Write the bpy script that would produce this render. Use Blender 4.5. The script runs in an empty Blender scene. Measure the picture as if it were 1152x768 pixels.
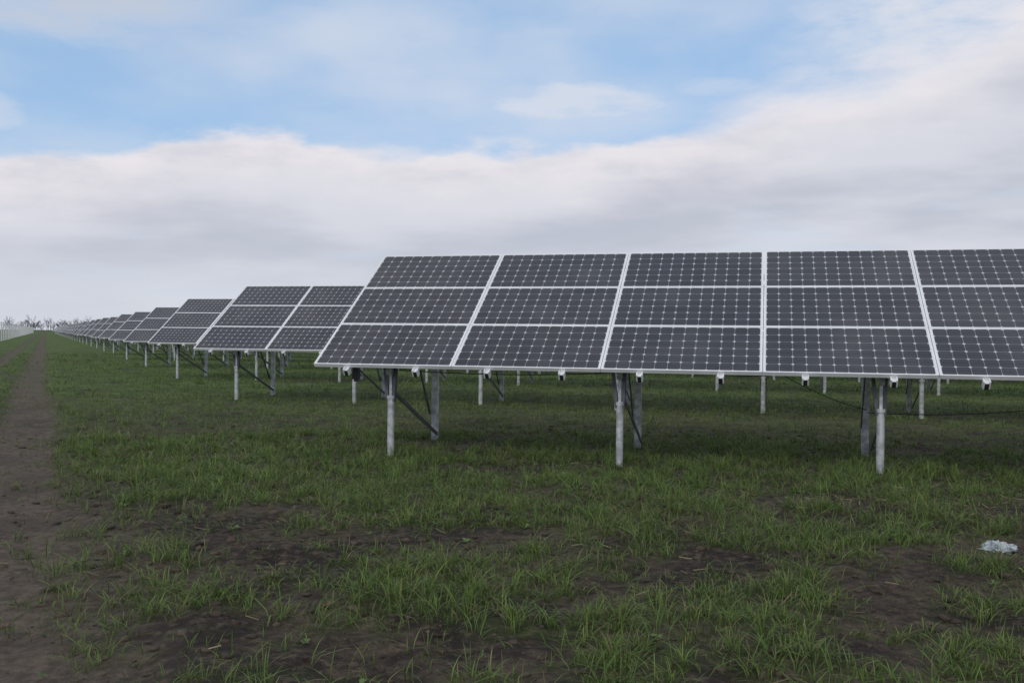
import bpy, math, numpy as np
from mathutils import Matrix, Vector
rng=np.random.default_rng(7)
sc=bpy.context.scene
sc.view_settings.view_transform='Standard'; sc.view_settings.look='None'; sc.view_settings.exposure=0

CAMH=1.36
# ------------------------------------------------------------ noise
_tab=rng.random((256,256))
def vnoise(x,y,seed=0):
    x=x+seed*17.31; y=y+seed*9.77
    xi=np.floor(x).astype(int); yi=np.floor(y).astype(int)
    fx=x-xi; fy=y-yi
    fx=fx*fx*(3-2*fx); fy=fy*fy*(3-2*fy)
    a=_tab[xi&255,yi&255]; b=_tab[(xi+1)&255,yi&255]; c=_tab[xi&255,(yi+1)&255]; d=_tab[(xi+1)&255,(yi+1)&255]
    return (a*(1-fx)+b*fx)*(1-fy)+(c*(1-fx)+d*fx)*fy
def fbm(x,y,o=4,seed=0):
    s=0;a=.5;t=0
    for i in range(o):
        ca,sa=math.cos(.6*i),math.sin(.6*i)
        s=s+a*vnoise((x*ca-y*sa)*2**i,(x*sa+y*ca)*2**i,seed+i); t+=a; a*=.5
    return s/t
def sstep(a,b,x):
    t=np.clip((x-a)/(b-a),0,1); return t*t*(3-2*t)

# ------------------------------------------------------------ terrain fields
TS=-0.487   # direction of the track / field boundary: x = TS*y + c
def trackc(x,y):
    w=0.25*(fbm(y/7.0,y*0+3.3,2,5)-.5)
    return (x-TS*y-w)*0.90
def rut(x,y):
    c=trackc(x,y)
    wob=.12*(fbm(x/.5,y/.5,3,9)-.5)*2
    r1=1-sstep(.26,.52,np.abs(c+.30+wob*.8))
    r2=1-sstep(.18,.45,np.abs(c+1.65+wob*.8))
    r1=np.maximum(r1, (1-sstep(.4,1.3,np.abs(c+.5)))*(1-sstep(6,12,y))*.9)
    return np.maximum(r1,r2)*(1-.22*fbm(x/.7,y/.7,3,15))
def height(x,y):
    r=np.hypot(x,y)
    near=1-sstep(18,40,r)
    z=.05*(fbm(x/6,y/6,3,1)-.5)*2+near*(.075*(fbm(x/.9,y/.9,3,2)-.5)+.055*(fbm(x/.19,y/.19,4,3)-.5))
    z=z-.06*rut(x,y)
    return z
def density(x,y):
    n=.45*fbm(x/1.6,y/1.1,3,11)+.55*fbm(x/.38,y/.38,3,12)
    T=.445+0*x
    c=trackc(x,y)
    T=T+.08*(1-sstep(1.0,2.8,c))*(1-sstep(6.0,9.5,y))*(c>-1)
    T=T+.060*(1-sstep(4.,7.5,y))
    T=T-.10*sstep(6.5,12,y)
    T=T+.18*np.exp(-((x+.25)/1.1)**2-((y-9.75)/.38)**2)
    T=T+.09*np.exp(-((x-2.9)/1.8)**2-((y-7.9)/.5)**2)
    T=T+.14*np.exp(-((x+6.8)/1.0)**2-((y-16.5)/.6)**2)
    g=sstep(-.09,.11,n-T)
    return g*(1-.93*rut(x,y))

# ------------------------------------------------------------ mesh helpers
def mesh_np(name,verts,faces_flat,starts,mat,attrs=None,smooth=False):
    me=bpy.data.meshes.new(name)
    nv=len(verts); me.vertices.add(nv); me.vertices.foreach_set('co',np.ascontiguousarray(verts,dtype=np.float32).ravel())
    me.loops.add(len(faces_flat)); me.loops.foreach_set('vertex_index',np.ascontiguousarray(faces_flat,dtype=np.int32))
    me.polygons.add(len(starts)); me.polygons.foreach_set('loop_start',np.ascontiguousarray(starts,dtype=np.int32))
    if smooth: me.polygons.foreach_set('use_smooth',np.ones(len(starts),dtype=bool))
    me.update(calc_edges=True); me.validate()
    if attrs:
        for k,v in attrs.items():
            at=me.color_attributes.new(k,'FLOAT_COLOR','POINT')
            at.data.foreach_set('color',np.ascontiguousarray(v,dtype=np.float32).ravel())
    me.materials.append(mat)
    ob=bpy.data.objects.new(name,me); sc.collection.objects.link(ob); return ob

class MB:
    def __init__(s): s.v=[];s.f=[]
    def box(s,c,ax,ay,az,hx,hy,hz):
        c=np.array(c,float);ax=np.array(ax,float);ay=np.array(ay,float);az=np.array(az,float)
        b=len(s.v)
        for k in (-1,1):
            for j in (-1,1):
                for i in (-1,1): s.v.append(tuple(c+ax*hx*i+ay*hy*j+az*hz*k))
        for q in ((0,2,3,1),(4,5,7,6),(0,1,5,4),(2,6,7,3),(0,4,6,2),(1,3,7,5)): s.f.append([b+i for i in q])
    def beam(s,p,q,w,h,up=(0,0,1)):
        p=np.array(p,float);q=np.array(q,float);d=q-p;L=np.linalg.norm(d);d/=L
        x=np.cross(d,np.array(up,float)); 
        if np.linalg.norm(x)<1e-4: x=np.cross(d,(1,0,0))
        x/=np.linalg.norm(x); z=np.cross(x,d)
        s.box((p+q)/2,x,d,z,w/2,L/2,h/2)
    def cyl(s,p,q,r,n=12,r2=None):
        p=np.array(p,float);q=np.array(q,float);d=(q-p)/np.linalg.norm(q-p)
        x=np.cross(d,(0,0,1)); 
        if np.linalg.norm(x)<1e-4: x=np.array((1.,0,0))
        x/=np.linalg.norm(x); y=np.cross(d,x); b=len(s.v); r2=r if r2 is None else r2
        for c,rr in ((p,r),(q,r2)):
            for i in range(n):
                a=2*math.pi*i/n; s.v.append(tuple(c+rr*(x*math.cos(a)+y*math.sin(a))))
        for i in range(n): s.f.append([b+i,b+(i+1)%n,b+n+(i+1)%n,b+n+i])
        s.f.append([b+i for i in range(n)][::-1]); s.f.append([b+n+i for i in range(n)])
    def mesh(s,name,mat):
        me=bpy.data.meshes.new(name); me.from_pydata(s.v,[],s.f); me.update(); me.materials.append(mat); return me

# ------------------------------------------------------------ materials
def newmat(name):
    m=bpy.data.materials.new(name); m.use_nodes=True; nt=m.node_tree; return m,nt,nt.nodes['Principled BSDF']
def M(nt,op,a,b=None,c=None,clamp=False):
    n=nt.nodes.new('ShaderNodeMath'); n.operation=op; n.use_clamp=clamp
    for i,v in enumerate((a,b,c)):
        if v is None: continue
        if isinstance(v,(int,float)): n.inputs[i].default_value=v
        else: nt.links.new(v,n.inputs[i])
    return n.outputs[0]
def MIX(nt,f,a,b,typ='MIX'):
    n=nt.nodes.new('ShaderNodeMix'); n.data_type='RGBA'; n.blend_type=typ
    for i,v in ((0,f),(6,a),(7,b)):
        if isinstance(v,(int,float)): n.inputs[i].default_value=v
        elif isinstance(v,tuple): n.inputs[i].default_value=(*v,1) if len(v)==3 else v
        else: nt.links.new(v,n.inputs[i])
    return n.outputs[2]
def NOISE(nt,vec,scale,detail=4,rough=.55):
    n=nt.nodes.new('ShaderNodeTexNoise'); n.inputs['Scale'].default_value=scale; n.inputs['Detail'].default_value=detail; n.inputs['Roughness'].default_value=rough
    if vec is not None: nt.links.new(vec,n.inputs['Vector'])
    return n.outputs[0]
def SS(nt,x,a,b,lo=0.,hi=1.):
    n=nt.nodes.new('ShaderNodeMapRange'); n.interpolation_type='SMOOTHSTEP'
    for i,v in enumerate((x,a,b,lo,hi)):
        if isinstance(v,(int,float)): n.inputs[i].default_value=v
        else: nt.links.new(v,n.inputs[i])
    return n.outputs[0]

def metal(name,col,rough,met,ns=8,var=.15):
    m,nt,b=newmat(name)
    tc=nt.nodes.new('ShaderNodeTexCoord')
    n=NOISE(nt,tc.outputs['Object'],ns,4)
    f=SS(nt,n,.35,.65)
    nt.links.new(MIX(nt,f,tuple(c*(1-var) for c in col),tuple(min(1,c*(1+var)) for c in col)),b.inputs['Base Color'])
    b.inputs['Roughness'].default_value=rough; b.inputs['Metallic'].default_value=met
    return m
m_alu=metal('anodised_aluminium',(.84,.85,.86),.45,.1,5,.05)
m_galv=metal('galvanised_steel',(.52,.54,.55),.5,.35,14,.25)
m_dark=metal('dark_steel',(.10,.105,.115),.5,.5,10,.25)
m_black=metal('black_plastic',(.02,.02,.022),.5,0,10,.2)

m_glass,nt,b=newmat('photovoltaic_cells')
uv=nt.nodes.new('ShaderNodeUVMap'); uv.uv_map='UVMap'
sp=nt.nodes.new('ShaderNodeSeparateXYZ'); nt.links.new(uv.outputs[0],sp.inputs[0])
P=.1285
def cellc(o):
    k=M(nt,'DIVIDE',o,P); fr=M(nt,'FRACT',M(nt,'ADD',k,40.)); return M(nt,'MULTIPLY',M(nt,'ABSOLUTE',M(nt,'SUBTRACT',fr,.5)),P), M(nt,'MULTIPLY',M(nt,'SUBTRACT',fr,.5),P), M(nt,'FLOOR',k)
ax,sx,ix=cellc(sp.outputs[0]); ay,sy,iy=cellc(sp.outputs[1])
ins=M(nt,'MULTIPLY',M(nt,'LESS_THAN',ax,.0632),M(nt,'LESS_THAN',ay,.0632))
ins=M(nt,'MULTIPLY',ins,M(nt,'LESS_THAN',M(nt,'ADD',ax,ay),.1105))
inx=M(nt,'MULTIPLY',M(nt,'LESS_THAN',M(nt,'ABSOLUTE',sp.outputs[0]),6*P),M(nt,'LESS_THAN',M(nt,'ABSOLUTE',sp.outputs[1]),3*P))
ins=M(nt,'MULTIPLY',ins,inx)
bus=M(nt,'LESS_THAN',M(nt,'ABSOLUTE',M(nt,'SUBTRACT',ay,.031)),.0011)
comb=nt.nodes.new('ShaderNodeCombineXYZ'); nt.links.new(ix,comb.inputs[0]); nt.links.new(iy,comb.inputs[1])
geo=nt.nodes.new('ShaderNodeNewGeometry')
attr=nt.nodes.new('ShaderNodeAttribute'); attr.attribute_name='modrnd'
nt.links.new(attr.outputs['Fac'],comb.inputs[2])
wn=nt.nodes.new('ShaderNodeTexWhiteNoise'); wn.noise_dimensions='3D'; nt.links.new(comb.outputs[0],wn.inputs['Vector'])
cell=MIX(nt,wn.outputs['Value'],(.021,.023,.031),(.037,.039,.052))
cell=MIX(nt,M(nt,'MULTIPLY',attr.outputs['Fac'],.5),cell,(.046,.048,.058))
cell=MIX(nt,M(nt,'MULTIPLY',bus,.40),cell,(.26,.27,.29))
dust=NOISE(nt,geo.outputs['Position'],1.3,5)
colr=MIX(nt,inx,(.78,.79,.80),(.52,.54,.56))
col=MIX(nt,ins,colr,cell)
col=MIX(nt,SS(nt,dust,.4,.75,.0,.08),col,(.35,.33,.30))
nt.links.new(col,b.inputs['Base Color']); nt.links.new(SS(nt,dust,.3,.7,.08,.20),b.inputs['Roughness']); b.inputs['IOR'].default_value=1.45

m_back,nt,b=newmat('white_backsheet'); b.inputs['Base Color'].default_value=(.6,.6,.6,1); b.inputs['Roughness'].default_value=.6

m_ground,nt,b=newmat('field_soil')
geo=nt.nodes.new('ShaderNodeNewGeometry'); pos=geo.outputs['Position']
at=nt.nodes.new('ShaderNodeAttribute'); at.attribute_name='cover'
sep=nt.nodes.new('ShaderNodeSeparateColor'); nt.links.new(at.outputs['Color'],sep.inputs[0])
n1=NOISE(nt,pos,1.2,6); n2=NOISE(nt,pos,14,5,.65); n3=NOISE(nt,pos,70,3,.7)
soil=MIX(nt,SS(nt,n1,.40,.60),(.026,.019,.015),(.078,.057,.042))
soil=MIX(nt,SS(nt,n2,.47,.70),soil,(.120,.088,.064))
soil=MIX(nt,SS(nt,n2,.50,.36,0,.7),soil,(.018,.013,.010))
soil=MIX(nt,SS(nt,n3,.54,.70,0,.8),soil,(.010,.008,.007))
soil=MIX(nt,M(nt,'MULTIPLY',SS(nt,NOISE(nt,pos,3.5,4,.6),.48,.66,0,.5),SS(nt,n3,.40,.60)),soil,(.060,.085,.025))
trk=MIX(nt,SS(nt,n2,.35,.65),(.095,.071,.056),(.165,.128,.102))
trk=MIX(nt,SS(nt,n1,.45,.65,0,.55),trk,(.060,.045,.036))
soil=MIX(nt,sep.outputs[1],soil,trk)
straw=MIX(nt,SS(nt,n3,.4,.6),(.16,.12,.07),(.09,.065,.04))
soil=MIX(nt,M(nt,'MULTIPLY',sep.outputs[2],SS(nt,n2,.5,.65)),soil,straw)
g1=NOISE(nt,pos,.35,4,.6); g2=NOISE(nt,pos,3.0,5,.7)
grn=MIX(nt,SS(nt,g1,.35,.65),(.080,.132,.028),(.120,.175,.038))
grn=MIX(nt,SS(nt,g2,.45,.66),grn,(.040,.052,.022))
grn=MIX(nt,SS(nt,NOISE(nt,pos,.9,5,.65),.56,.70,0,.6),grn,(.062,.050,.034))
colg=MIX(nt,sep.outputs[0],soil,grn)
nt.links.new(colg,b.inputs['Base Color']); b.inputs['Roughness'].default_value=.92; b.inputs['Specular IOR Level'].default_value=.25
bp=nt.nodes.new('ShaderNodeBump'); bp.inputs['Strength'].default_value=1.; bp.inputs['Distance'].default_value=.045
nt.links.new(M(nt,'ADD',n2,M(nt,'MULTIPLY',n3,.35)),bp.inputs['Height']); nt.links.new(bp.outputs[0],b.inputs['Normal'])

def vegmat(name,trans=.25,rough=.55):
    m,nt,b=newmat(name)
    a=nt.nodes.new('ShaderNodeAttribute'); a.attribute_name='col'
    nt.links.new(a.outputs['Color'],b.inputs['Base Color']); b.inputs['Roughness'].default_value=rough; b.inputs['Specular IOR Level'].default_value=.3
    if trans>0:
        t=nt.nodes.new('ShaderNodeBsdfTranslucent'); nt.links.new(a.outputs['Color'],t.inputs[0])
        mx=nt.nodes.new('ShaderNodeMixShader'); mx.inputs[0].default_value=trans
        nt.links.new(b.outputs[0],mx.inputs[1]); nt.links.new(t.outputs[0],mx.inputs[2])
        nt.links.new(mx.outputs[0],nt.nodes['Material Output'].inputs[0])
    return m
m_grass=vegmat('grass_blades'); m_clod=vegmat('soil_clod',0,.95); m_straw=vegmat('dry_straw',0,.8); m_weed=vegmat('weed_leaf',.2)

# ------------------------------------------------------------ ground sheet
a_front=np.linspace(-60,60,760); a_back=np.linspace(60,300,110)[1:-1]
ang=np.radians(np.concatenate([a_front,a_back])); NA=len(ang)
rad=np.concatenate([np.geomspace(.5,1.6,12)[:-1],np.geomspace(1.6,26,400)[:-1],np.geomspace(26,6000,100)]); NR=len(rad)
A,R=np.meshgrid(ang,rad)
X=(R*np.sin(A)).ravel(); Y=(R*np.cos(A)).ravel(); Z=height(X,Y)
V=np.stack([X,Y,Z],1); V=np.vstack([V,[[0,0,height(np.array([0.]),np.array([0.]))[0]]]])
i=np.arange(NR-1)[:,None]*NA; j=np.arange(NA)[None,:]; j2=(j+1)%NA
q=np.stack([i+j,i+NA+j,i+NA+j2,i+j2],-1).reshape(-1,4)[:,::-1]
tri=np.stack([np.arange(NA),(np.arange(NA)+1)%NA,np.full(NA,NR*NA)],-1)[:, ::-1]
ff=np.concatenate([q.ravel(),tri.ravel()]); st=np.concatenate([np.arange(len(q))*4,len(q)*4+np.arange(NA)*3])
r=np.hypot(V[:,0],V[:,1])
g=density(V[:,0],V[:,1]); 
gm=g*(.20+.68*sstep(8,30,r)); gm=np.maximum(gm,.93*sstep(25,80,r)*(1-rut(V[:,0],V[:,1])))
st_=.7*np.exp(-((V[:,0]-3.3)/1.2)**2-((V[:,1]-7.9)/.45)**2)
cov=np.stack([gm,rut(V[:,0],V[:,1]),st_,np.ones_like(gm)],1)
ground=mesh_np('ground',V,ff,st,m_ground,{'cover':cov},smooth=True)

# ------------------------------------------------------------ grass
def sample(n,rmin,rmax,knee,p,half=37):
    u=rng.random(n*4)
    rr=np.sqrt(rmin**2+(rmax**2-rmin**2)*u)
    keep=rng.random(len(rr))<np.minimum(1,(knee/rr)**p); rr=rr[keep][:n]
    aa=np.radians((rng.random(len(rr))*2-1)*half)
    return rr*np.sin(aa),rr*np.cos(aa),rr
def blades(bx,by,bz,h,w,az,lean,col):
    n=len(bx); t=np.array([0,.38,.74,1.]); wp=np.array([.8,1.,.62,0])
    d=np.stack([np.cos(az),np.sin(az)],1); face=az+np.pi/2+rng.normal(0,.5,n); s=np.stack([np.cos(face),np.sin(face)],1)
    vs=[]
    for k in range(4):
        px=bx+d[:,0]*lean*h*t[k]**1.8; py=by+d[:,1]*lean*h*t[k]**1.8; pz=bz-.008+h*(t[k]-.38*np.minimum(lean,1.3)*t[k]**2.2)
        for sg in ((-1,1) if k<3 else (0,)):
            vs.append(np.stack([px+sg*s[:,0]*w*.5*wp[k],py+sg*s[:,1]*w*.5*wp[k],pz],1))
    V=np.stack(vs,1).reshape(-1,3); b=(np.arange(n)*7)[:,None]
    F=np.concatenate([b+np.array([0,1,3,2]),b+np.array([2,3,5,4]),b+np.array([4,5,6])],1).ravel()
    S=((np.arange(n)*11)[:,None]+np.array([0,4,8])).ravel()
    C=np.repeat(np.concatenate([col,np.ones((n,1))],1)[:,None,:],7,1)
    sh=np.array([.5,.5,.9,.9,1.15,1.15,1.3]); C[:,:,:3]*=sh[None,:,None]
    return V,F,S,C.reshape(-1,4)
def grass_obj(name,nt_,rmin,rmax,knee,p,nb,hs,ws,spread,dens_pow=1.,floor=.06):
    x,y,rr=sample(nt_,rmin,rmax,knee,p)
    g=density(x,y); keep=rng.random(len(x))<(g**dens_pow*.93+floor*(1-rut(x,y))); x,y,rr,g=x[keep],y[keep],rr[keep],g[keep]
    cnt=np.maximum(2,rng.poisson(nb*(.5+.6*g)))
    idx=np.repeat(np.arange(len(x)),cnt); n=len(idx)
    tb=np.clip(rng.normal(1,.36,len(x)),.4,2.0)*(.8+.3*g)*(.7+.6*fbm(x/2.2,y/2.2,2,21))
    sc_=np.maximum(1,rr/9)**.75
    off=rng.normal(0,spread,(n,2))*np.minimum(sc_[idx],3)[:,None]
    bx=x[idx]+off[:,0]; by=y[idx]+off[:,1]; bz=height(bx,by)
    h=hs*tb[idx]*rng.uniform(.45,1.25,n); w=ws*sc_[idx]*rng.uniform(.7,1.3,n)
    az=np.arctan2(off[:,1],off[:,0])+rng.normal(0,.9,n); lean=np.abs(rng.normal(.8,.5,n))
    c0=np.array([.120,.195,.038]); c1=np.array([.220,.290,.078]); c2=np.array([.050,.090,.022]); 
    k=rng.random((n,1)); tk=(rng.random((len(x),1))**1.3)[idx]
    col=c0*(1-tk)+c1*tk; col=col*(1-.7*k)+c2*.7*k
    dry=rng.random(n)<.05; col[dry]=np.array([.24,.20,.10])*rng.uniform(.6,1.2,(dry.sum(),1))
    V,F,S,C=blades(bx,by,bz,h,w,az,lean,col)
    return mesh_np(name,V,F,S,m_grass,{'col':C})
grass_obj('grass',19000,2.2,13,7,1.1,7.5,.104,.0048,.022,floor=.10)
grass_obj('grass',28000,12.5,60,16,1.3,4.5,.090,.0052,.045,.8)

# ------------------------------------------------------------ clods
def ico():
    import bmesh
    bm=bmesh.new(); bmesh.ops.create_icosphere(bm,subdivisions=1,radius=1); v=np.array([x.co[:] for x in bm.verts]); f=np.array([[a.index for a in x.verts] for x in bm.faces]); bm.free(); return v,f
iv,if_=ico()
x,y,rr=sample(9000,2.2,14,6,1.)
kp=rng.random(len(x))>.75*rut(x,y); x,y,rr=x[kp],y[kp],rr[kp]
n=len(x); s=.005+.024*rng.random(n)**4.; s*=np.where(rr>6,1.15,1)
J=iv[None]*(1+rng.normal(0,.25,(n,len(iv),1)))*s[:,None,None]*np.stack([rng.uniform(.8,1.6,n),rng.uniform(.8,1.6,n),rng.uniform(.4,.8,n)],1)[:,None,:]
J=J+np.stack([x,y,height(x,y)+s*.1],1)[:,None,:]
F=(np.arange(n)*len(iv))[:,None,None]+if_[None]
c=np.array([.065,.049,.037])*rng.uniform(.5,1.6,(n,1)); C=np.repeat(np.concatenate([c,np.ones((n,1))],1),len(iv),0)
mesh_np('soil_clods',J.reshape(-1,3),F.ravel(),np.arange(n*len(if_))*3,m_clod,{'col':C})

# ------------------------------------------------------------ straw litter
x,y,rr=sample(260,2.6,16,7,1.); 
xs=np.concatenate([x,rng.normal(3.3,.9,110),rng.normal(-.1,1.,40)]); ys=np.concatenate([y,rng.normal(7.9,.3,110),rng.normal(9.8,.3,40)])
n=len(xs); L=rng.uniform(.02,.11,n); az=rng.uniform(0,np.pi*2,n); dx,dy=np.cos(az)*L/2,np.sin(az)*L/2; w=rng.uniform(.0015,.0035,n)
nx,ny=-np.sin(az)*w,np.cos(az)*w
def pt(sx,sn,up): 
    px=xs+sx*dx+sn*nx; py=ys+sx*dy+sn*ny; return np.stack([px,py,height(xs+sx*dx,ys+sx*dy)+.006+up],1)
tl=rng.uniform(0,.02,n)
V=np.stack([pt(-1,-1,0),pt(1,-1,tl),pt(1,1,tl),pt(-1,1,0),pt(-1,0,.004),pt(1,0,tl+.004)],1).reshape(-1,3); b=(np.arange(n)*6)[:,None]
F=np.concatenate([b+np.array([0,1,5,4]),b+np.array([4,5,2,3])],1).ravel()
c=np.array([.27,.215,.13])*rng.uniform(.3,1.2,(n,1)); C=np.repeat(np.concatenate([c,np.ones((n,1))],1),6,0)
mesh_np('straw_litter',V,F,np.arange(n*2)*4,m_straw,{'col':C})

# ------------------------------------------------------------ broad-leaf weeds
wx,wy,_=sample(60,2.6,11,6,1.)
VV=[];FF=[];SS_=[];CC=[];vb=0;lb=0
for k in range(len(wx)):
    big=rng.uniform(.5,.95)
    zc=float(height(np.array([wx[k]]),np.array([wy[k]]))[0]); nl=rng.integers(5,9)
    cc=np.array([.13,.20,.06])*rng.uniform(.6,1.15)
    if k%9==8: cc=np.array([.16,.09,.05])
    for l in range(nl):
        a=l/nl*6.283+rng.normal(0,.4); L=.05*big*rng.uniform(.5,1.2); W=L*.32; up=rng.uniform(.3,.9)
        d=np.array([math.cos(a),math.sin(a),0]); sd=np.array([-math.sin(a),math.cos(a),0]); o=np.array([wx[k],wy[k],zc+.01])
        prof=[(0,.1,0),(.35,.45,.25),(.65,1.,.45),(.9,.7,.45),(1.,.0,.38)]
        for t,ww,hh in prof:
            c=o+d*L*t+np.array([0,0,up*L*hh*1.4])
            for sg in (-1,0,1): VV.append(c+sd*W*ww*sg+np.array([0,0,.12*W*abs(sg)])); CC.append([*(cc*(1 if sg else 1.25)),1])
        for r_ in range(4):
            for h_ in range(2):
                q=vb+r_*3+h_; FF+= [q,q+1,q+4,q+3]; SS_.append(lb); lb+=4
        vb+=15
mesh_np('broadleaf_weeds',np.array(VV),np.array(FF),np.array(SS_),m_weed,{'col':np.array(CC)},smooth=True)

# ------------------------------------------------------------ plastic bag
import bmesh
bm=bmesh.new(); bmesh.ops.create_icosphere(bm,subdivisions=5,radius=1)
for v in bm.verts:
    p=v.co.copy(); n_=float(fbm(np.array([p.x*2.4+p.z]),np.array([p.y*2.4-p.z]),5,31)[0])-.5
    n2_=abs(float(fbm(np.array([p.x*4+p.y*2]),np.array([p.y*5+p.z*3]),3,41)[0])-.5)
    rr_=1+1.5*n_-1.2*n2_; v.co=Vector((p.x*.10*rr_,p.y*.06*rr_,max(-.02,(p.z*.030+.002)*rr_*(1+.9*math.sin(p.x*7+p.y*5)))))
me=bpy.data.meshes.new('plastic_bag'); bm.to_mesh(me); bm.free()
m_bag,nt,b=newmat('white_plastic_film'); b.inputs['Base Color'].default_value=(.48,.53,.57,1); b.inputs['Roughness'].default_value=.35
bp=nt.nodes.new('ShaderNodeBump'); bp.inputs['Distance'].default_value=.02; tcn=nt.nodes.new('ShaderNodeTexCoord'); nt.links.new(NOISE(nt,tcn.outputs['Object'],28,3),bp.inputs['Height']); nt.links.new(bp.outputs[0],b.inputs['Normal'])
me.materials.append(m_bag); bag=bpy.data.objects.new('plastic_bag',me); sc.collection.objects.link(bag)
bag.location=(3.13,6.15,float(height(np.array([3.13]),np.array([6.15]))[0])+.012); bag.rotation_euler=(0,0,-.3)

# ------------------------------------------------------------ solar rows
TH=.2585; TL=.5916; H=.8072; W=1.6; Z0=CAMH-.350; NM=36
ct,stt=math.cos(TL),math.sin(TL)
AX=np.array([1.,0,0]); AY=np.array([0,ct,stt]); AZ=np.array([0,-stt,ct])
def SP(s,t,n=0.): return np.array([s,0,Z0])+AY*t+AZ*n
fr=MB(); mw=W-.006; mh=H-.005; lw=.016
bk=MB()
gv=[];gf=[];guv=[];grn_=[]
for i in range(NM):
    for jrow in range(3):
        cx=(i+.5)*W; cy=(jrow+.5)*H
        fr.box(SP(cx,cy-mh/2+lw/2,-.017),AX,AY,AZ,mw/2,lw/2,.021)
        fr.box(SP(cx,cy+mh/2-lw/2,-.017),AX,AY,AZ,mw/2,lw/2,.021)
        for sg in (-1,1): fr.box(SP(cx+sg*(mw/2-lw/2),cy,-.017),AX,AY,AZ,lw/2,mh/2-lw,.021)
        b0=len(gv); hx=mw/2-lw+.002; hy=mh/2-lw+.002
        # tiny mounting tolerance: each pane tilts by a few tenths of a millimetre
        ta,tb2=rng.normal(0,.0012,2)
        for a,b_ in ((-1,-1),(1,-1),(1,1),(-1,1)):
            gv.append(tuple(SP(cx+a*hx,cy+b_*hy,ta*a+tb2*b_))); guv.append((a*hx,b_*hy))
        gf.append([b0,b0+1,b0+2,b0+3]); grn_.append(rng.random())
        bk.box(SP(cx,cy,-.012),AX,AY,AZ,hx-.004,hy-.004,.003)
me_frame=fr.mesh('module_frames',m_alu); me_back=bk.mesh('module_backsheets',m_back)
me_glass=bpy.data.meshes.new('module_glass'); me_glass.from_pydata(gv,[],gf); uvl=me_glass.uv_layers.new(name='UVMap')
uvl.data.foreach_set('uv',np.array(guv,dtype=np.float32).ravel())
ra=me_glass.attributes.new('modrnd','FLOAT','POINT'); ra.data.foreach_set('value',np.repeat(np.array(grn_,dtype=np.float32),4)); me_glass.materials.append(m_glass)
rl=MB(); cap=MB(); dk=MB(); gl=MB()
for i in range(NM):
    for q in (.25,.75):
        s=(i+q)*W
        rl.box(SP(s,1.21,-.062),AX,AY,AZ,.020,1.265,.022)
        rl.box(SP(s-.026,-.035,-.058),AX,AY,AZ,.006,.03,.04)
        rl.box(SP(s+.026,-.035,-.058),AX,AY,AZ,.006,.03,.04)
        cap.box(SP(s,-.060,-.072),AX,AY,AZ,.017,.008,.03)
L=NM*W
for t in (.40,2.02):
    gl.box(SP(L/2,t,-.115),AX,AY,AZ,L/2-.02,.025,.029)
s=.5*W; posts=[]
while s<L: posts.append(s); s+=1.6*W
for s in posts:
    yf,yr=.30,1.75
    zf=Z0+yf*math.tan(TL)-.20; zr=Z0+yr*math.tan(TL)-.20
    gl.cyl((s,yf,-.4),(s,yf,.66),.038,14)
    gl.cyl((s,yf,.63),(s,yf,.665),.046,14)
    dk.beam((s-.03,yf,.60),(s-.085,yf+.02,zf+.05),.035,.05,(0,1,0))
    dk.beam((s+.03,yf,.60),(s+.05,yf+.03,zf+.05),.035,.05,(0,1,0))
    gl.beam((s,yf,.64),(s,yf,zf+.02),.03,.03,(0,1,0))
    gl.box((s,yr,(zr-.4)/2+.02),(1,0,0),(0,1,0),(0,0,1),.035,.004,(zr+.4)/2)
    for sg in (-1,1): gl.box((s+sg*.035,yr+.028,(zr-.4)/2+.02),(1,0,0),(0,1,0),(0,0,1),.004,.032,(zr+.4)/2)
    gl.beam(SP(s,.12,-.180),SP(s,2.32,-.180),.05,.07)
    dk.beam((s+.05,yf+.02,.68),(s+.05,yr-.03,.10),.012,.045)
    dk.beam((s-.05,yr-.02,.35),(s-.05,yr-.75,Z0+(yr-.75)*math.tan(TL)-.22),.012,.04)
me_rail=rl.mesh('mounting_rails',m_alu); me_cap=cap.mesh('rail_end_caps',m_black); me_dk=dk.mesh('brackets_and_braces',m_dark); me_gl=gl.mesh('posts_and_purlins',m_galv)
NROW=42
for k in range(NROW):
    e=bpy.data.objects.new('solar_panel_row',None); sc.collection.objects.link(e)
    jit=rng.normal(0,.02) if k>0 else 0
    e.location=(-2.1907-4.189*k,10.5913+8.5977*k,(-.011*k if k<6 else -.066)+jit); e.rotation_euler=(0,0,-TH)
    for m in (me_glass,me_back,me_frame,me_rail,me_cap,me_dk,me_gl):
        o=bpy.data.objects.new(m.name,m); sc.collection.objects.link(o); o.parent=e
    if k==0: row0=e
cu=bpy.data.curves.new('string_cables','CURVE'); cu.dimensions='3D'; cu.bevel_depth=.005
def cable(p,q,sag,n=12):
    s_=cu.splines.new('POLY'); s_.points.add(n)
    for i in range(n+1):
        t=i/n; c=np.array(p)*(1-t)+np.array(q)*t; c[2]-=sag*4*t*(1-t); s_.points[i].co=(*c,1)
cable((4.9,1.6,1.0),(5.93,1.72,.55),.05); cable((5.93,1.72,.52),(8.5,1.72,.75),.08); cable((8.5,1.72,.75),(11.,1.72,.6),.1)
cable((.8,.4,.95),(3.37,.4,.97),.04)
cable((3.37,1.7,1.1),(5.93,1.7,1.15),.22)
cu.materials.append(m_black); co=bpy.data.objects.new('string_cables',cu); sc.collection.objects.link(co); co.parent=row0
jb=MB(); jb.box((.40,.25,.93),(1,0,0),(0,1,0),(0,0,1),.035,.03,.09); jb.box((.40,.25,.835),(1,0,0),(0,1,0),(0,0,1),.02,.02,.02)
jm=jb.mesh('cable_connector_box',m_black); jo=bpy.data.objects.new('cable_connector_box',jm); sc.collection.objects.link(jo); jo.parent=row0

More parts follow.
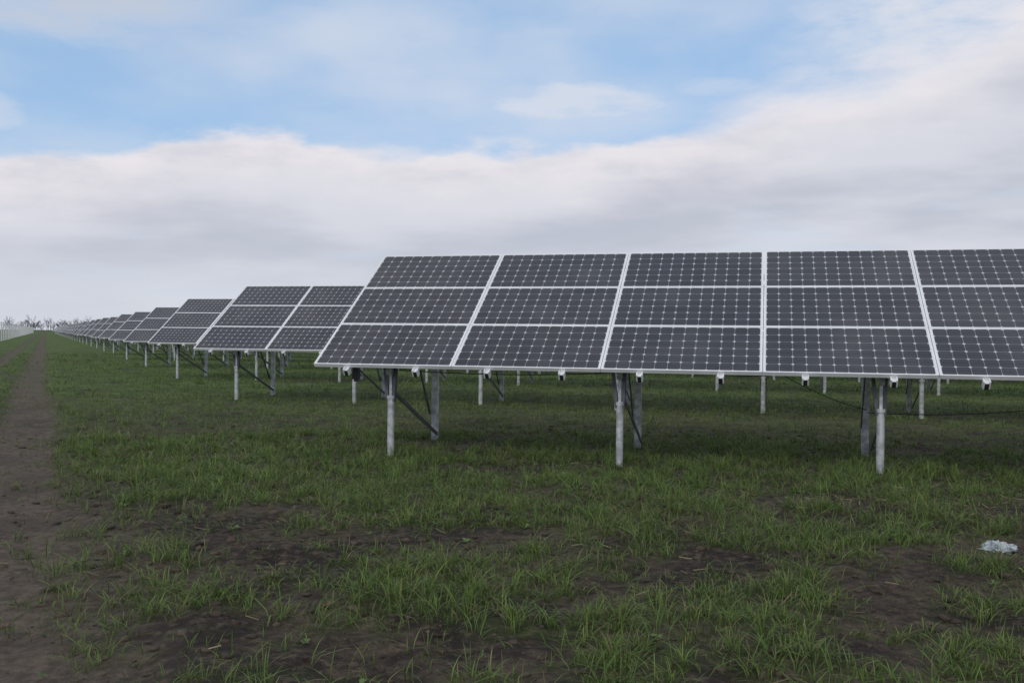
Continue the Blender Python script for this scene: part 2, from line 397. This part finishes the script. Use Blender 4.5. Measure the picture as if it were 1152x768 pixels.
# ------------------------------------------------------------ fence
fm=metal('fence_zinc',(.66,.67,.68),.6,.1)
fb=MB(); cF=-5.0
y0,y1=40.,420.; d=np.array([TS,1.,0]); Ld=np.linalg.norm(d); d/=Ld; P0=np.array([TS*y0+cF,y0,0.]); Lf=(y1-y0)*Ld
k=0
while k*6.<Lf:
    p=P0+d*k*6.; fb.beam(p+[0,0,-.2],p+[0,0,2.25],.08,.08,(0,1,0)); k+=1
me=fb.mesh('fence_posts',fm); fe=bpy.data.objects.new('wire_mesh_fence',None); sc.collection.objects.link(fe)
o=bpy.data.objects.new('fence_posts',me); sc.collection.objects.link(o); o.parent=fe
fw=MB()
for zz in np.arange(.1,2.06,.325):
    fw.box(P0+d*Lf/2+np.array([0,0,zz]),d,np.cross((0,0,1),d),(0,0,1),Lf/2,.002,.006)
fw.box(P0+d*Lf/2+np.array([0,0,2.13]),d,np.cross((0,0,1),d),(0,0,1),Lf/2,.015,.02)
ns=int(Lf/1.)
for i in range(ns):
    p=P0+d*i; b0=len(fw.v); w=d*.004+np.cross((0,0,1),d)*.003
    fw.v+= [tuple(p-w+[0,0,.05]),tuple(p+w+[0,0,.05]),tuple(p+w+[0,0,2.05]),tuple(p-w+[0,0,2.05])]; fw.f.append([b0,b0+1,b0+2,b0+3])
me=fw.mesh('fence_wires',fm); o=bpy.data.objects.new('fence_wires',me); sc.collection.objects.link(o); o.parent=fe

# ------------------------------------------------------------ distant bare tree line
tb_=MB(); m_tree=metal('bare_branches',(.10,.095,.095),.9,0,2,.2)
def branch(p,dr,L,r,depth):
    q=p+dr*L; tb_.cyl(p,q,r,3,r*.6)
    if depth==0: return
    for _ in range(3 if depth>1 else 4):
        nd=dr+rng.normal(0,.42,3); nd[2]=abs(nd[2])*.8+.25; nd/=np.linalg.norm(nd)
        branch(p+dr*L*rng.uniform(.6,1),nd,L*rng.uniform(.55,.8),r*.6,depth-1)
for i in range(230):
    a=math.radians(rng.uniform(-33,-18)); dd=rng.uniform(700,860); h=rng.uniform(2.6,4.8)*(1.3 if rng.random()<.12 else 1)
    branch(np.array([dd*math.sin(a),dd*math.cos(a),-.5]),np.array([rng.normal(0,.05),0,1.]),h,.20,3)
me=tb_.mesh('distant_tree_line',m_tree); o=bpy.data.objects.new('distant_tree_line',me); sc.collection.objects.link(o)

# ------------------------------------------------------------ world
w=bpy.data.worlds.new('World'); sc.world=w; w.use_nodes=True; nt=w.node_tree
w.cycles.sampling_method='MANUAL'; w.cycles.sample_map_resolution=512
bg=nt.nodes['Background']; bg.inputs['Strength'].default_value=.1
sky=nt.nodes.new('ShaderNodeTexSky'); sky.sky_type='NISHITA'; sky.sun_disc=False
SE,SR=math.radians(38),math.radians(200); sky.sun_elevation=SE; sky.sun_rotation=SR; sky.ozone_density=2.0; sky.dust_density=.6; sky.air_density=1.0
tc=nt.nodes.new('ShaderNodeTexCoord'); D=tc.outputs['Generated']
s=nt.nodes.new('ShaderNodeSeparateXYZ'); nt.links.new(D,s.inputs[0])
az=M(nt,'ARCTAN2',s.outputs[0],s.outputs[1]); el=M(nt,'ARCSINE',s.outputs[2])
def cxyz(a,b,c=0.):
    n=nt.nodes.new('ShaderNodeCombineXYZ')
    for i,v in enumerate((a,b,c)):
        if isinstance(v,(int,float)): n.inputs[i].default_value=v
        else: nt.links.new(v,n.inputs[i])
    return n.outputs[0]
AE=cxyz(az,M(nt,'MULTIPLY',el,2.6))
fc=nt.nodes.new('ShaderNodeFloatCurve'); cm=fc.mapping; cv=cm.curves[0]
pts=[(-.60,.135),(-.49,.146),(-.375,.176),(-.293,.195),(-.162,.186),(0,.187),(.114,.193),(.2045,.206),(.291,.232),(.375,.242),(.452,.268),(.49,.300),(.60,.37)]
pp=[((a+.6)/1.2,e/.5) for a,e in pts]
cv.points[0].location=pp[0]; cv.points[1].location=pp[-1]
for p in pp[1:-1]: cv.points.new(*p)
cm.update()
nt.links.new(M(nt,'DIVIDE',M(nt,'ADD',az,.6),1.2,clamp=True),fc.inputs['Value'])
eb=M(nt,'MULTIPLY',fc.outputs[0],.5)
nA=NOISE(nt,AE,9,6,.55); nB=NOISE(nt,cxyz(az,M(nt,'MULTIPLY',el,4.5),3.),4,4,.5); nC=NOISE(nt,cxyz(az,M(nt,'MULTIPLY',el,3.),7.),14,5,.6)
nS=NOISE(nt,cxyz(az,el,21.),3.,2,.5)
dist=M(nt,'SUBTRACT',M(nt,'ADD',eb,M(nt,'MULTIPLY',M(nt,'SUBTRACT',nA,.5),.075)),el)
soft=SS(nt,nS,.35,.65,.010,.040)
bank=SS(nt,dist,M(nt,'MULTIPLY',soft,-1.),M(nt,'MULTIPLY',soft,.6))
ZC=10.
def K(r,g,b): return (r*ZC,g*ZC,b*ZC)
shade=SS(nt,nB,.34,.66)
bankc=MIX(nt,shade,K(.51,.54,.63),K(.67,.69,.76))
edge=M(nt,'MULTIPLY',SS(nt,dist,.085,.0),SS(nt,nC,.25,.65,.55,1.))
bankc=MIX(nt,edge,bankc,K(.82,.79,.83))
# thin pale-blue openings low in the bank
op=M(nt,'MULTIPLY',SS(nt,NOISE(nt,cxyz(az,M(nt,'MULTIPLY',el,6.),31.),5,5,.55),.50,.72,0,.55),SS(nt,dist,.06,.10))
bankc=MIX(nt,op,bankc,K(.58,.69,.82))
hz=SS(nt,el,.12,.0)
bankc=MIX(nt,M(nt,'MULTIPLY',hz,.7),bankc,K(.66,.69,.76))
nW=NOISE(nt,cxyz(az,M(nt,'MULTIPLY',el,2.4),11.),3.2,6,.5)
veil=SS(nt,nW,.36,.72,.05,.62)
tl=M(nt,'MULTIPLY',SS(nt,M(nt,'ADD',az,M(nt,'MULTIPLY',nA,.12)),-.13,-.36),SS(nt,M(nt,'ADD',el,M(nt,'MULTIPLY',M(nt,'SUBTRACT',nA,.5),.12)),.245,.325))
tr=M(nt,'MULTIPLY',SS(nt,M(nt,'ADD',az,M(nt,'MULTIPLY',nA,.1)),.24,.46),SS(nt,nC,.25,.65,.35,.9))
def blob(a0,e0,wa,we,k=-2.6):
    dx=M(nt,'DIVIDE',M(nt,'SUBTRACT',az,a0),wa); dy=M(nt,'DIVIDE',M(nt,'SUBTRACT',el,e0),we)
    r2=M(nt,'ADD',M(nt,'MULTIPLY',dx,dx),M(nt,'MULTIPLY',dy,dy))
    return SS(nt,M(nt,'ADD',r2,M(nt,'MULTIPLY',M(nt,'SUBTRACT',nC,.5),k)),1.5,-.1)
cl=M(nt,'MAXIMUM',M(nt,'MULTIPLY',blob(.062,.238,.115,.022),.75),M(nt,'MULTIPLY',blob(.20,.248,.055,.012),.4))
cl=M(nt,'MAXIMUM',cl,M(nt,'MULTIPLY',blob(-.50,.195,.035,.022),.5))
high=M(nt,'MULTIPLY',SS(nt,el,.36,.60),SS(nt,NOISE(nt,D,2.2,4),.36,.60,.35,.9))
up=M(nt,'MAXIMUM',M(nt,'MAXIMUM',veil,tl),M(nt,'MAXIMUM',tr,M(nt,'MAXIMUM',cl,high)))
skyc=MIX(nt,1.,sky.outputs[0],(.80,.98,1.10),'MULTIPLY')
skyc=MIX(nt,.62,skyc,K(.40,.61,.90))
wc=MIX(nt,tl,K(.74,.76,.82),K(.54,.58,.67))
wc=MIX(nt,high,wc,K(.54,.56,.61))
c=MIX(nt,up,skyc,wc); c=MIX(nt,bank,c,bankc)
nt.links.new(c,bg.inputs['Color'])

sl=bpy.data.lights.new('sun','SUN'); sl.energy=1.0; sl.angle=math.radians(20); sl.color=(1,.96,.9)
so=bpy.data.objects.new('sun',sl); sc.collection.objects.link(so)
sd=Vector((math.sin(SR)*math.cos(SE),math.cos(SR)*math.cos(SE),math.sin(SE))); so.rotation_euler=sd.to_track_quat('Z','Y').to_euler()

# camera
cam=bpy.data.cameras.new('camera'); co=bpy.data.objects.new('camera',cam); sc.collection.objects.link(co); sc.camera=co
cam.sensor_width=36; cam.lens=1079.2/1152*36; cam.clip_end=12000; cam.clip_start=.05
pt_,ro=.0076,.0095
f=Vector((0,math.cos(pt_),-math.sin(pt_))); u0=Vector((0,math.sin(pt_),math.cos(pt_))); r0=Vector((1,0,0))
Rv=r0*math.cos(ro)+u0*math.sin(ro); U=-r0*math.sin(ro)+u0*math.cos(ro)
m=Matrix((( Rv.x,U.x,-f.x,0),(Rv.y,U.y,-f.y,0),(Rv.z,U.z,-f.z,CAMH),(0,0,0,1))); co.matrix_world=m
